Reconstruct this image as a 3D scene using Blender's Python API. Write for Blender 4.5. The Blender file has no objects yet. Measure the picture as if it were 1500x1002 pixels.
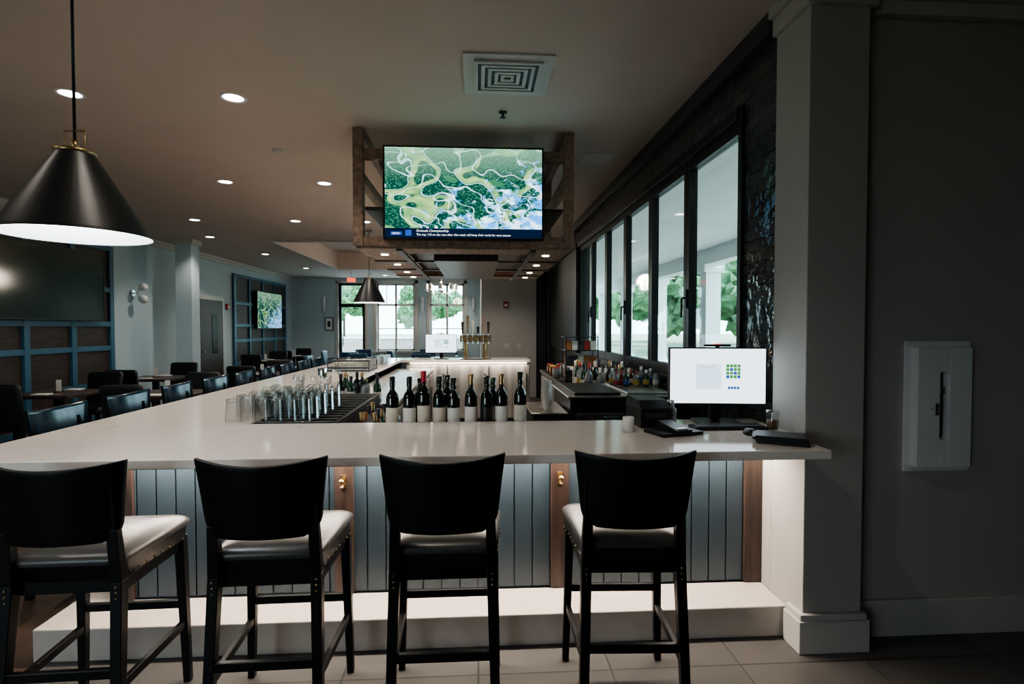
import bpy, bmesh, math, random
from mathutils import Vector, Matrix
random.seed(7)
S=bpy.context.scene
COL=S.collection
S.view_settings.view_transform='AgX'
S.view_settings.look='AgX - Medium High Contrast'
# ------------------------------------------------------------------ materials
def mat(name,col,rough=.5,metal=0.,var=.12,scale=6.,bump=0.,emit=None,es=0.,coat=0.,stretch=None,spec=None):
    m=bpy.data.materials.new(name); m.use_nodes=True
    n=m.node_tree.nodes; l=m.node_tree.links; p=n['Principled BSDF']
    tc=n.new('ShaderNodeTexCoord'); mp=n.new('ShaderNodeMapping')
    if stretch: mp.inputs['Scale'].default_value=stretch
    l.new(tc.outputs['Object'],mp.inputs['Vector'])
    nz=n.new('ShaderNodeTexNoise'); nz.inputs['Scale'].default_value=scale; nz.inputs['Detail'].default_value=4
    l.new(mp.outputs[0],nz.inputs['Vector'])
    cr=n.new('ShaderNodeValToRGB')
    cr.color_ramp.elements[0].position=.3; cr.color_ramp.elements[1].position=.7
    cr.color_ramp.elements[0].color=(*[c*(1-var) for c in col],1)
    cr.color_ramp.elements[1].color=(*[min(1,c*(1+var)) for c in col],1)
    l.new(nz.outputs['Fac'],cr.inputs['Fac']); l.new(cr.outputs[0],p.inputs['Base Color'])
    p.inputs['Roughness'].default_value=rough; p.inputs['Metallic'].default_value=metal
    p.inputs['Coat Weight'].default_value=coat
    if spec is not None: p.inputs['Specular IOR Level'].default_value=spec
    if bump:
        b=n.new('ShaderNodeBump'); b.inputs['Strength'].default_value=bump; b.inputs['Distance'].default_value=.01
        l.new(nz.outputs['Fac'],b.inputs['Height']); l.new(b.outputs[0],p.inputs['Normal'])
    if emit:
        p.inputs['Emission Color'].default_value=(*emit,1); p.inputs['Emission Strength'].default_value=es
    return m
def brickmat(name,c1,c2,mortar,bw,bh,ms,rough,bump=.3,offset=.5,plane='XY',nbump=0.):
    m=bpy.data.materials.new(name); m.use_nodes=True
    n=m.node_tree.nodes; l=m.node_tree.links; p=n['Principled BSDF']
    g=n.new('ShaderNodeNewGeometry'); sx=n.new('ShaderNodeSeparateXYZ'); cx=n.new('ShaderNodeCombineXYZ')
    l.new(g.outputs['Position'],sx.inputs[0])
    l.new(sx.outputs[plane[0]],cx.inputs[0]); l.new(sx.outputs[plane[1]],cx.inputs[1])
    br=n.new('ShaderNodeTexBrick'); br.offset=offset
    br.inputs['Scale'].default_value=1; br.inputs['Brick Width'].default_value=bw; br.inputs['Row Height'].default_value=bh
    br.inputs['Mortar Size'].default_value=ms; br.inputs['Mortar Smooth'].default_value=.1
    br.inputs['Color1'].default_value=(*c1,1); br.inputs['Color2'].default_value=(*c2,1); br.inputs['Mortar'].default_value=(*mortar,1)
    l.new(cx.outputs[0],br.inputs['Vector'])
    nz=n.new('ShaderNodeTexNoise'); nz.inputs['Scale'].default_value=3; nz.inputs['Detail'].default_value=6
    l.new(g.outputs['Position'],nz.inputs['Vector'])
    mx=n.new('ShaderNodeMix'); mx.data_type='RGBA'; mx.blend_type='MULTIPLY'; mx.inputs['Factor'].default_value=.35
    l.new(br.outputs['Color'],mx.inputs['A']); l.new(nz.outputs['Fac'],mx.inputs['B'])
    l.new(mx.outputs['Result'],p.inputs['Base Color'])
    b=n.new('ShaderNodeBump'); b.inputs['Strength'].default_value=bump; b.inputs['Distance'].default_value=.004; b.invert=True
    l.new(br.outputs['Fac'],b.inputs['Height'])
    out=b
    if nbump:
        n2=n.new('ShaderNodeTexNoise'); n2.inputs['Scale'].default_value=14; l.new(g.outputs['Position'],n2.inputs['Vector'])
        b2=n.new('ShaderNodeBump'); b2.inputs['Strength'].default_value=nbump; b2.inputs['Distance'].default_value=.01
        l.new(n2.outputs['Fac'],b2.inputs['Height']); l.new(b.outputs[0],b2.inputs['Normal']); out=b2
    l.new(out.outputs[0],p.inputs['Normal']); p.inputs['Roughness'].default_value=rough
    return m
def emis(name,col,s):
    m=bpy.data.materials.new(name); m.use_nodes=True
    n=m.node_tree.nodes; l=m.node_tree.links; n.clear()
    o=n.new('ShaderNodeOutputMaterial'); e=n.new('ShaderNodeEmission'); e.inputs[0].default_value=(*col,1); e.inputs[1].default_value=s
    l.new(e.outputs[0],o.inputs[0]); return m
def thinglass(name,tint=(1,1,1),base=.05,gl=.55):
    m=bpy.data.materials.new(name); m.use_nodes=True
    n=m.node_tree.nodes; l=m.node_tree.links; n.clear()
    o=n.new('ShaderNodeOutputMaterial'); t=n.new('ShaderNodeBsdfTransparent'); t.inputs[0].default_value=(*tint,1)
    g=n.new('ShaderNodeBsdfGlossy'); g.inputs['Roughness'].default_value=.03
    lw=n.new('ShaderNodeLayerWeight'); lw.inputs[0].default_value=.35
    mr=n.new('ShaderNodeMapRange'); mr.inputs['To Min'].default_value=base; mr.inputs['To Max'].default_value=gl
    mx=n.new('ShaderNodeMixShader'); l.new(lw.outputs['Facing'],mr.inputs['Value']); l.new(mr.outputs[0],mx.inputs[0])
    l.new(t.outputs[0],mx.inputs[1]); l.new(g.outputs[0],mx.inputs[2]); l.new(mx.outputs[0],o.inputs[0]); return m
M={}
M['ceil']=mat('ceiling_paint',(.56,.47,.42),.85,var=.03,scale=1.5)
M['wall']=mat('wall_paint_gray',(.46,.56,.60),.7,var=.03,scale=2)
M['wallr']=mat('wall_paint_warm',(.42,.40,.375),.6,var=.03,scale=2)
M['wallb']=mat('wall_paint_beige',(.56,.55,.52),.7,var=.03,scale=2)
M['trim']=mat('trim_white',(.52,.50,.47),.45,var=.03)
M['charc']=mat('charcoal_paint',(.035,.037,.042),.5,var=.1)
M['tile']=brickmat('dark_glazed_tile',(.03,.04,.043),(.075,.09,.09),(.02,.02,.02),.2,.066,.004,.12,.6,.5,'YZ',.9)
M['floor']=brickmat('gray_floor_tile',(.10,.094,.09),(.12,.112,.107),(.05,.047,.045),.62,.62,.005,.42,.3,0.,'XY')
M['wfloor']=brickmat('wood_plank_floor',(.08,.052,.038),(.11,.075,.055),(.03,.02,.015),.16,1.3,.003,.35,.2,.4,'XY')
M['brick']=brickmat('red_brick',(.35,.2,.15),(.5,.35,.3),(.6,.58,.55),.22,.075,.012,.9,.5,.5,'YZ')
M['brickx']=brickmat('red_brick_x',(.35,.2,.15),(.5,.35,.3),(.6,.58,.55),.22,.075,.012,.9,.5,.5,'XZ')
M['wood']=mat('walnut_wood',(.052,.033,.027),.45,var=.45,scale=9,stretch=(4,4,.4),bump=.15)
M['cagew']=mat('gray_stained_wood',(.25,.16,.115),.5,var=.4,scale=8,stretch=(3,.6,3),bump=.15)
M['cagew2']=mat('dark_stained_wood',(.05,.033,.028),.35,var=.4,scale=8,stretch=(3,.6,3))
M['blue']=mat('blue_gray_beadboard',(.045,.066,.083),.38,var=.06)
M['pblue']=mat('steel_blue_paint',(.05,.14,.21),.4,var=.06)
M['pwood']=mat('dark_panel_wood',(.05,.034,.028),.5,var=.4,scale=5,stretch=(1,1,5))
M['black']=mat('black_satin_wood',(.005,.005,.0055),.4,var=.2,spec=.3)
M['blackg']=mat('black_wood_blue_sheen',(.010,.032,.055),.2,var=.2,spec=.8)  # blue reflections on the black stool backs, put into the base colour
M['blackp']=mat('black_plastic',(.012,.012,.013),.4,var=.2)
M['blackm']=mat('black_metal',(.010,.010,.011),.4,var=.1)
M['seat']=mat('taupe_vinyl',(.068,.065,.062),.33,var=.05,scale=30,bump=.05)
M['seatb']=mat('black_vinyl_and_seat_shade',(.010,.010,.011),.35,var=.1)
M['brass']=mat('brass',(.42,.30,.16),.32,metal=1,var=.05)
M['steel']=mat('brushed_steel',(.55,.52,.50),.30,metal=1,var=.15,scale=10,stretch=(.3,.3,12))
M['steelv']=mat('brushed_steel_door',(.62,.58,.55),.36,metal=.85,var=.45,scale=2.5,stretch=(4,4,.12))
M['chrome']=mat('chrome',(.7,.7,.7),.12,metal=1,var=.03)
M['white']=mat('white_enamel',(.72,.72,.72),.45,var=.02)
M['whitep']=mat('white_paper',(.75,.73,.70),.7,var=.04)
M['cream']=mat('cream_label',(.62,.58,.5),.7,var=.08,scale=60)
M['plinth']=mat('stone_footrest',(.60,.54,.49),.4,var=.06,scale=8)
M['bot']=mat('dark_bottle_glass',(.006,.010,.007),.07,var=.1,coat=.5)
M['botg']=mat('green_bottle_glass',(.02,.06,.03),.07,var=.1,coat=.5)
M['bota']=mat('amber_bottle_glass',(.15,.06,.02),.08,var=.2,coat=.5)
M['botc']=mat('clear_bottle_glass',(.22,.24,.25),.06,var=.2,coat=.5)
M['red']=mat('red_plastic',(.35,.03,.03),.4,var=.05)
M['redfoil']=mat('red_foil',(.35,.02,.04),.3,metal=.3,var=.1)
M['bluep']=mat('blue_plastic',(.05,.12,.35),.4,var=.1)
M['yel']=mat('yellow_plastic',(.45,.32,.06),.4,var=.1)
M['orange']=mat('orange_wrap',(.4,.15,.05),.4,var=.1)
M['grass']=mat('grass',(.23,.27,.18),.9,var=.3,scale=2)
M['leaf']=mat('tree_foliage',(.11,.21,.10),.9,var=.6,scale=3,bump=1.)
M['bark']=mat('tree_bark',(.12,.08,.06),.9,var=.3)
M['conc']=mat('porch_concrete',(.72,.71,.69),.8,var=.1)
M['ext']=mat('porch_white',(.9,.91,.91),.6,var=.02)
M['navy']=mat('navy_vinyl',(.02,.07,.14),.35,var=.1)
M['glass']=thinglass('window_glass',(.88,.98,.99),.03,.2)
M['drink']=thinglass('drinking_glass',(.93,.94,.94),.08,.7)
M['lamp']=emis('lamp_face',(1,.95,.88),16)
M['spotf']=emis('spot_face',(1,.86,.7),14)
M['bulb']=emis('bulb_glow',(1,.85,.65),8)
M['exit']=emis('exit_red',(1,.12,.06),1.8)
M['shade']=mat('white_shade_interior',(.85,.87,.88),.5,var=.02,emit=(.9,.97,1),es=.9)
def quartz():
    m=mat('quartz_counter',(.66,.60,.55),.09,var=.04,scale=2)
    n=m.node_tree.nodes;l=m.node_tree.links;p=n['Principled BSDF']
    g=n.new('ShaderNodeNewGeometry'); nz=n.new('ShaderNodeTexNoise'); nz.inputs['Scale'].default_value=1.3; nz.inputs['Detail'].default_value=8; nz.inputs['Distortion'].default_value=1.2
    l.new(g.outputs['Position'],nz.inputs['Vector'])
    c=n.new('ShaderNodeValToRGB'); e=c.color_ramp.elements
    e[0].position=.492; e[0].color=(.88,.79,.73,1); e[1].position=.508; e[1].color=(.88,.79,.73,1)
    x=e.new(.5); x.color=(.79,.69,.63,1)
    l.new(nz.outputs['Fac'],c.inputs['Fac']); l.new(c.outputs[0],p.inputs['Base Color']); return m
M['quartz']=quartz()
def aerial(name,s):
    m=bpy.data.materials.new(name); m.use_nodes=True
    n=m.node_tree.nodes;l=m.node_tree.links;n.clear()
    o=n.new('ShaderNodeOutputMaterial'); em=n.new('ShaderNodeEmission'); em.inputs[1].default_value=s
    tc=n.new('ShaderNodeTexCoord'); mp=n.new('ShaderNodeMapping'); mp.inputs['Scale'].default_value=(1,1,1.5); mp.inputs['Location'].default_value=(1.7,0,3.2); mp.inputs['Rotation'].default_value=(0,.6,0)
    l.new(tc.outputs['Object'],mp.inputs[0])
    v=n.new('ShaderNodeTexVoronoi'); v.inputs['Scale'].default_value=50; l.new(mp.outputs[0],v.inputs['Vector'])
    r1=n.new('ShaderNodeValToRGB'); e=r1.color_ramp.elements; e[0].position=.1;e[0].color=(.05,.18,.11,1);e[1].position=.55;e[1].color=(.003,.04,.03,1)
    l.new(v.outputs['Distance'],r1.inputs[0])
    def noise(sc,de,ro,di):
        q=n.new('ShaderNodeTexNoise'); q.inputs['Scale'].default_value=sc; q.inputs['Detail'].default_value=de; q.inputs['Roughness'].default_value=ro; q.inputs['Distortion'].default_value=di
        l.new(mp.outputs[0],q.inputs['Vector']); return q
    nz=noise(2.6,1.2,.45,.25); ny=noise(3.4,1.0,.4,.2); n2=noise(9,6,.5,0); n3=noise(7,8,.7,1.)
    def band(src,a,b,c,d):
        r=n.new('ShaderNodeValToRGB'); e=r.color_ramp.elements
        e[0].position=a;e[0].color=(0,0,0,1);e[1].position=d;e[1].color=(0,0,0,1)
        x=e.new(b);x.color=(1,1,1,1);y=e.new(c);y.color=(1,1,1,1); l.new(src.outputs['Fac'],r.inputs[0]); return r
    f=band(nz,.50,.51,.56,.57); cart=band(nz,.488,.492,.496,.500); road=band(ny,.492,.498,.506,.512); fld=band(ny,.62,.63,.8,.81)
    rr=n.new('ShaderNodeValToRGB'); e=rr.color_ramp.elements; e[0].position=.38;e[0].color=(.09,.24,.09,1);e[1].position=.62;e[1].color=(.27,.42,.17,1)
    l.new(n2.outputs['Fac'],rr.inputs[0])
    def mix(a,b,fac):
        x=n.new('ShaderNodeMix');x.data_type='RGBA'
        l.new(fac,x.inputs['Factor'])
        l.new(a,x.inputs['A'])
        if isinstance(b,tuple): x.inputs['B'].default_value=b
        else: l.new(b,x.inputs['B'])
        return x.outputs['Result']
    c=mix(r1.outputs[0],(.03,.13,.07,1),fld.outputs[0])
    c=mix(c,rr.outputs[0],f.outputs[0])
    c=mix(c,(.40,.62,.66,1),cart.outputs[0]); c=mix(c,(.46,.66,.72,1),road.outputs[0])
    sx=n.new('ShaderNodeSeparateXYZ'); l.new(tc.outputs['Object'],sx.inputs[0])
    ma=n.new('ShaderNodeMath'); ma.operation='MULTIPLY_ADD'; l.new(sx.outputs['X'],ma.inputs[0]); ma.inputs[1].default_value=.16; l.new(n3.outputs['Fac'],ma.inputs[2])
    mb=n.new('ShaderNodeMath'); mb.operation='MULTIPLY_ADD'; l.new(sx.outputs['Z'],mb.inputs[0]); mb.inputs[1].default_value=-.32; l.new(ma.outputs[0],mb.inputs[2])
    r3=n.new('ShaderNodeValToRGB'); e=r3.color_ramp.elements; e[0].position=.59;e[0].color=(0,0,0,1);e[1].position=.63;e[1].color=(1,1,1,1)
    l.new(mb.outputs[0],r3.inputs[0])
    r4=n.new('ShaderNodeValToRGB'); e=r4.color_ramp.elements; e[0].position=.45;e[0].color=(.06,.30,.75,1);e[1].position=.58;e[1].color=(.55,.85,.95,1); l.new(n2.outputs['Fac'],r4.inputs[0])
    c=mix(c,r4.outputs[0],r3.outputs[0])
    mr=n.new('ShaderNodeMapRange'); mr.inputs['From Min'].default_value=.1; mr.inputs['From Max'].default_value=.42; mr.inputs['To Max'].default_value=.6; l.new(sx.outputs['Z'],mr.inputs['Value'])
    c=mix(c,(.20,.36,.25,1),mr.outputs[0])
    l.new(c,em.inputs[0]); l.new(em.outputs[0],o.inputs[0]); return m
M['aerial']=aerial('tv_golf_course_image',2.6)
M['aerial2']=aerial('tv_golf_course_image_dim',1.3)
M['ticker']=emis('tv_ticker',(.006,.02,.06),1)
M['tvtext']=emis('tv_text',(.9,.95,1),1.6)
M['tvoff']=mat('tv_dim_screen',(.006,.010,.010),.10,var=.8,scale=1.2,emit=(.012,.026,.018),es=.35)
M['scr']=emis('monitor_screen',(.80,.92,1),2.4)
M['scrdoc']=emis('monitor_window',(.62,.78,.92),2.)
M['scrg']=emis('monitor_tile_green',(.1,.42,.12),1)
M['scrb']=emis('monitor_tile_blue',(.05,.15,.6),1)
# ------------------------------------------------------------------ builder
def rpoly(pts,r,n=5):
    out=[]; N=len(pts)
    for i in range(N):
        p=Vector(pts[i]);a=(Vector(pts[i-1])-p);b=(Vector(pts[(i+1)%N])-p)
        a.normalize();b.normalize()
        p0=p+a*r;p1=p+b*r
        for k in range(n+1):
            t=k/n; out.append(((1-t)**2*p0+2*t*(1-t)*p+t*t*p1))
    return out
class B:
    def __init__(s): s.bm=bmesh.new(); s.m=[]
    def mi(s,k):
        if k not in s.m: s.m.append(k)
        return s.m.index(k)
    def face(s,vs,k,sm=False):
        try: f=s.bm.faces.new(vs)
        except ValueError: return
        f.material_index=s.mi(k); f.smooth=sm
    def hexa(s,p,k):
        v=[s.bm.verts.new(q) for q in p]
        for a in ((3,2,1,0),(4,5,6,7),(0,1,5,4),(1,2,6,5),(2,3,7,6),(3,0,4,7)): s.face([v[i] for i in a],k)
    def box(s,x0,x1,y0,y1,z0,z1,k):
        s.hexa([(x0,y0,z0),(x1,y0,z0),(x1,y1,z0),(x0,y1,z0),(x0,y0,z1),(x1,y0,z1),(x1,y1,z1),(x0,y1,z1)],k)
    def beam(s,p0,p1,w0,d0,k,w1=None,d1=None):
        w1=w1 or w0;d1=d1 or d0; P=[]
        for (x,y,z),w,d in ((p0,w0,d0),(p1,w1,d1)):
            P+=[(x-w/2,y-d/2,z),(x+w/2,y-d/2,z),(x+w/2,y+d/2,z),(x-w/2,y+d/2,z)]
        s.hexa(P,k)
    def bar(s,p0,p1,w,h,k):
        p0=Vector(p0);p1=Vector(p1);d=(p1-p0).normalized();u=d.cross(Vector((0,0,1)))
        if u.length<1e-4:u=Vector((1,0,0))
        u.normalize();v=u.cross(d).normalized();P=[]
        for q in (p0,p1): P+=[q-u*w/2-v*h/2,q+u*w/2-v*h/2,q+u*w/2+v*h/2,q-u*w/2+v*h/2]
        s.hexa(P,k)
    def loft(s,rings,k,cap0=True,cap1=True,sm=True):
        R=[[s.bm.verts.new(p) for p in r] for r in rings]
        n=len(R[0])
        for a,b in zip(R,R[1:]):
            for i in range(n): s.face([a[i],a[(i+1)%n],b[(i+1)%n],b[i]],k,sm)
        if cap0: s.face(R[0][::-1],k)
        if cap1: s.face(R[-1],k)
    def cyl(s,p0,p1,r0,k,r1=None,seg=16,caps=True):
        if r1 is None:r1=r0
        p0=Vector(p0);p1=Vector(p1);d=(p1-p0).normalized();u=d.orthogonal().normalized();v=d.cross(u)
        s.loft([[p+u*math.cos(2*math.pi*i/seg)*r+v*math.sin(2*math.pi*i/seg)*r for i in range(seg)] for p,r in ((p0,r0),(p1,r1))],k,caps,caps)
    def lathe(s,prof,c,k,seg=20,cap0=False,cap1=False):
        s.loft([[(c[0]+r*math.cos(2*math.pi*i/seg),c[1]+r*math.sin(2*math.pi*i/seg),c[2]+z) for i in range(seg)] for r,z in prof],k,cap0,cap1)
    def prism(s,poly,z0,z1,k):
        a=[s.bm.verts.new((p[0],p[1],z0)) for p in poly];b=[s.bm.verts.new((p[0],p[1],z1)) for p in poly]
        s.face(a[::-1],k);s.face(b,k)
        for i in range(len(a)): j=(i+1)%len(a); s.face([a[i],a[j],b[j],b[i]],k)
    def sph(s,c,r,k,seg=12,rings=8,sz=1):
        s.lathe([(max(1e-4,r*math.sin(math.pi*i/rings)),-r*sz*math.cos(math.pi*i/rings)) for i in range(rings+1)],c,k,seg)
    def tube(s,pts,r,k,seg=8):
        for a,b in zip(pts,pts[1:]): s.cyl(a,b,r,k,seg=seg)
    def mesh(s,name):
        bmesh.ops.recalc_face_normals(s.bm,faces=s.bm.faces)
        me=bpy.data.meshes.new(name); s.bm.to_mesh(me); s.bm.free()
        for k in s.m: me.materials.append(M[k])
        return me
    def done(s,name,loc=(0,0,0),rz=0,bev=0,parent=None):
        return put(s.mesh(name),name,loc,rz,bev,parent)
def put(me,name,loc=(0,0,0),rz=0,bev=0,parent=None):
    o=bpy.data.objects.new(name,me); COL.objects.link(o); o.location=loc; o.rotation_euler=(0,0,rz)
    if bev:
        b=o.modifiers.new('bevel','BEVEL'); b.width=bev; b.segments=2; b.limit_method='ANGLE'; b.angle_limit=math.radians(50)
    if parent: o.parent=parent
    return o
def text(body,size,loc,rot,k,parent,name='text'):
    c=bpy.data.curves.new(name,'FONT'); c.body=body; c.size=size; c.materials.append(M[k])
    o=bpy.data.objects.new(name,c); COL.objects.link(o); o.location=loc; o.rotation_euler=rot; o.parent=parent; return o
H=3.3; XL=-6.3; YF=19.0; XW=1.62
# ------------------------------------------------------------------ shell
b=B(); b.box(-2.1,6,-3,YF,-.1,0,'floor'); b.done('floor')
b=B(); b.box(XL,-2.1,-3,YF,-.1,0,'wfloor'); b.done('floor_wood')
b=B(); tx0,tx1,ty0,ty1=-4.0,-.6,11.0,16.0
b.box(XL,XW,-3,ty0,H,H+.1,'ceil'); b.box(XL,XW,ty1,YF,H,H+.1,'ceil'); b.box(XL,tx0,ty0,ty1,H,H+.1,'ceil'); b.box(tx1,XW,ty0,ty1,H,H+.1,'ceil')
b.box(XW,6,-3,2.85,H,H+.1,'ceil')
b.box(tx0-.1,tx0,ty0-.1,ty1+.1,H+.1,H+.45,'ceil');b.box(tx1,tx1+.1,ty0-.1,ty1+.1,H+.1,H+.45,'ceil')
b.box(tx0-.1,tx1+.1,ty0-.1,ty0,H+.1,H+.45,'ceil');b.box(tx0-.1,tx1+.1,ty1,ty1+.1,H+.1,H+.45,'ceil')
b.box(tx0-.1,tx1+.1,ty0-.1,ty1+.1,H+.45,H+.5,'ceil'); b.done('ceiling')
b=B()
for (x0,x1,y0,y1) in ((tx0-.06,tx0+.0,ty0-.06,ty1+.06),(tx1,tx1+.06,ty0-.06,ty1+.06),(tx0,tx1,ty0-.06,ty0),(tx0,tx1,ty1,ty1+.06)): b.box(x0,x1,y0,y1,H-.03,H,'trim')
b.done('trim_tray_ceiling')
b=B(); b.box(XL-.15,XL,-3,YF,0,H,'wall'); b.done('wall_left')
b=B(); bw=(-5.8,-2.6,.9,2.6)  # opening and its window are added out of view to brighten the foreground
b.box(XL-.15,bw[0],-3.15,-3,0,H,'wallr'); b.box(bw[1],6.15,-3.15,-3,0,H,'wallr'); b.box(bw[0],bw[1],-3.15,-3,0,bw[2],'wallr'); b.box(bw[0],bw[1],-3.15,-3,bw[3],H,'wallr'); b.done('wall_behind')
b=B()
for k in range(4):
    x=bw[0]+(bw[1]-bw[0]-.08)*k/3; b.box(x,x+.08,-3.1,-3.04,bw[2],bw[3],'trim')
for z in (bw[2],2.0,bw[3]-.08): b.box(bw[0],bw[1],-3.1,-3.04,z,z+.08,'trim')
b.done('window_9')
b=B(); b.box(6,6.15,-3,2.85,0,H,'wallr'); b.done('wall_far_right')
b=B(); b.box(1.9,6,2.68,2.85,0,H,'wallr'); b.done('wall_right')
b=B(); b.box(1.93,6,2.66,2.679,0,.19,'trim'); b.done('baseboard_right',bev=.004)
b=B(); b.box(XL+.001,XL+.02,-2.9,5.2,0,.16,'trim'); b.done('baseboard_left')
b=B(); b.box(1.96,6,2.60,2.679,H-.07,H-.001,'trim'); b.box(1.96,6,2.63,2.679,H-.14,H-.07,'trim'); b.done('trim_crown_right',bev=.008)
b=B(); b.box(XL+.001,XL+.1,-2.9,YF-.1,H-.06,H-.001,'trim'); b.box(XL+.001,XL+.05,-2.9,YF-.1,H-.12,H-.06,'trim'); b.done('trim_crown_left')
b=B(); b.box(1.6,1.9,2.57,2.87,0,H,'wallr'); b.box(1.6,1.79,2.87,3.02,0,1.03,'wallr'); b.box(1.575,1.915,2.545,2.68,0,.19,'trim'); b.box(1.565,1.925,2.535,2.68,0,.16,'trim')
b.box(1.55,1.95,2.52,2.87,H-.06,H-.001,'wallr'); b.box(1.575,1.925,2.545,2.87,H-.15,H-.06,'wallr'); b.done('corner_column',bev=.004)
# window wall
b=B(); y0,y1=3.3,8.7
b.box(XW,1.8,3.03,YF,0,1.18,'tile'); b.box(XW,1.8,2.88,3.03,1.04,1.18,'tile'); b.box(XW,1.8,2.88,YF,2.9,H,'tile'); b.box(XW,1.8,2.88,y0,1.18,2.9,'tile'); b.box(XW,1.8,y1,YF,1.18,2.9,'charc'); b.done('wall_window_side')
b=B(); b.box(XW-.06,XW-.001,2.88,12.4,H-.12,H-.001,'charc'); b.done('trim_crown_window_side',bev=.005)
b=B(); b.box(XW-.05,1.82,y0,y1,1.14,1.2,'blackm'); b.box(XW-.02,1.7,y0-.05,y0,1.14,2.95,'blackm'); b.box(XW-.05,1.7,y1,y1+.07,1.14,2.95,'blackm'); b.box(XW-.03,1.7,y0,y1,2.88,2.95,'blackm')
b.done('trim_window_casing',bev=.004)
for i in range(6):
    a=y0+.9*i; c=a+.9; b=B(); f=.055; xa,xb=XW+.01,XW+.075
    b.box(xa,xb,a+.004,a+f,1.2,2.88,'blackm'); b.box(xa,xb,c-f,c-.004,1.2,2.88,'blackm')
    b.box(xa,xb,a+f,c-f,1.2,1.29,'blackm'); b.box(xa,xb,a+f,c-f,2.81,2.88,'blackm')
    b.box(xa+.03,xa+.036,a+f,c-f,1.29,2.81,'glass')
    if i%2==0:
        b.box(xa-.02,xa,c-.045,c-.015,1.75,1.9,'blackm'); b.cyl((xa-.045,c-.03,1.68),(xa-.045,c-.03,1.83),.009,'blackm',seg=8); b.cyl((xa-.045,c-.03,1.83),(xa,c-.03,1.83),.009,'blackm',seg=8)
    b.done('window_%d'%(i+1))
b=B(); b.box(.08,XW,12.5,12.65,0,H,'wallb'); b.box(.08,.2,12.65,YF,0,H,'wallb'); b.done('wall_back_partition')
b=B(); b.box(.09,1.3,12.48,12.499,0,.15,'trim'); b.done('baseboard_back')
b=B(); b.box(1.34,1.58,12.42,12.499,0,2.9,'black'); b.box(1.37,1.55,12.41,12.42,.2,2.7,'charc'); b.done('door_kitchen',bev=.004)
# far wall
zt=3.12; wins=[(-3.46,-2.16),(-1.65,-.47)]; dr=(-4.75,-3.85)
b=B(); xs=[XL,dr[0],dr[1],wins[0][0],wins[0][1],wins[1][0],wins[1][1],.2]
for k in range(0,8,2): b.box(xs[k],xs[k+1],YF,YF+.2,0,H,'wall')
b.box(dr[0],dr[1],YF,YF+.2,zt,H,'wall')
for w in wins: b.box(w[0],w[1],YF,YF+.2,zt,H,'wall'); b.box(w[0],w[1],YF,YF+.2,0,.8,'wall')
b.done('wall_far')
for i,w in enumerate(wins):
    b=B(); xa,xb=w; t=.07
    b.box(xa-.1,xa,YF-.03,YF-.001,.8,zt+.1,'trim');b.box(xb,xb+.1,YF-.03,YF-.001,.8,zt+.1,'trim');b.box(xa-.1,xb+.1,YF-.03,YF-.001,zt,zt+.1,'trim')
    b.box(xa-.12,xb+.12,YF-.06,YF-.001,.74,.8,'trim')
    for z in (.8,2.35,zt-t): b.box(xa,xb,YF+.05,YF+.11,z,z+t,'trim')
    mid=(xa+xb)/2
    for x in (xa,mid-t/2,xb-t): b.box(x,x+t,YF+.05,YF+.11,.8,zt,'trim')
    b.box(xa,xb,YF+.075,YF+.082,.8,zt,'glass')
    for q in (xa+(mid-xa)/2,mid+(xb-mid)/2): b.box(q-.012,q+.012,YF+.06,YF+.1,2.4,zt,'trim')
    b.box(xa,xb,YF+.06,YF+.1,1.55,1.58,'trim')
    b.done('window_%d'%(7+i))
b=B(); xa,xb=dr
b.box(xa-.09,xa,YF-.03,YF-.001,0,zt+.09,'trim');b.box(xb,xb+.09,YF-.03,YF-.001,0,zt+.09,'trim');b.box(xa-.09,xb+.09,YF-.03,YF-.001,zt,zt+.09,'trim')
for (p,q,r,s2) in ((xa,xa+.1,0,zt),(xb-.1,xb,0,zt),(xa,xb,2.3,2.42),(xa,xb,zt-.08,zt),(xa,xb,0,.25)): b.box(p,q,YF+.04,YF+.1,r,s2,'blackm')
b.box(xa+.1,xb-.1,YF+.07,YF+.077,.25,zt-.08,'glass'); b.box(xa+.14,xa+.17,YF-.02,YF+.04,1.0,1.3,'chrome'); b.done('door_entrance')
def panelling(a,c,zt,name,n):
    b=B(); b.box(XL+.001,XL+.03,a,c,.1,zt,'pwood'); x0,x1=XL+.03,XL+.07
    for i in range(n+1):
        y=a+(c-a)*i/n; b.box(x0,x1,y-.05,y+.05,.1,zt,'pblue')
    for z in (.1,.62,1.22,1.62,2.2,zt-.08): b.box(x0,x1-.004,a,c,z,z+.08,'pblue')
    return b.done(name)
panelling(5.3,9.75,2.98,'trim_wall_panelling',5); panelling(14.5,18.2,3.0,'trim_wall_panelling_2',4)
b=B(); cx,cy=-5.62,11.0
b.box(cx-.15,cx+.15,cy-.15,cy+.15,0,H,'wall'); b.box(cx-.19,cx+.19,cy-.19,cy+.19,H-.1,H-.001,'trim'); b.box(cx-.17,cx+.17,cy-.17,cy+.17,0,.2,'trim'); b.done('square_pillar',bev=.004)
b=B(); q=XL+.002; b.box(q,q+.05,12.6,13.9,0,2.35,'trim'); b.box(q+.05,q+.07,12.7,13.8,0,2.25,'pwood')
b.box(q+.07,q+.08,13.25,13.5,1.0,1.9,'tvoff'); b.cyl((q+.07,12.8,1.05),(q+.13,12.8,1.05),.02,'chrome'); b.done('door_left')
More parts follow.
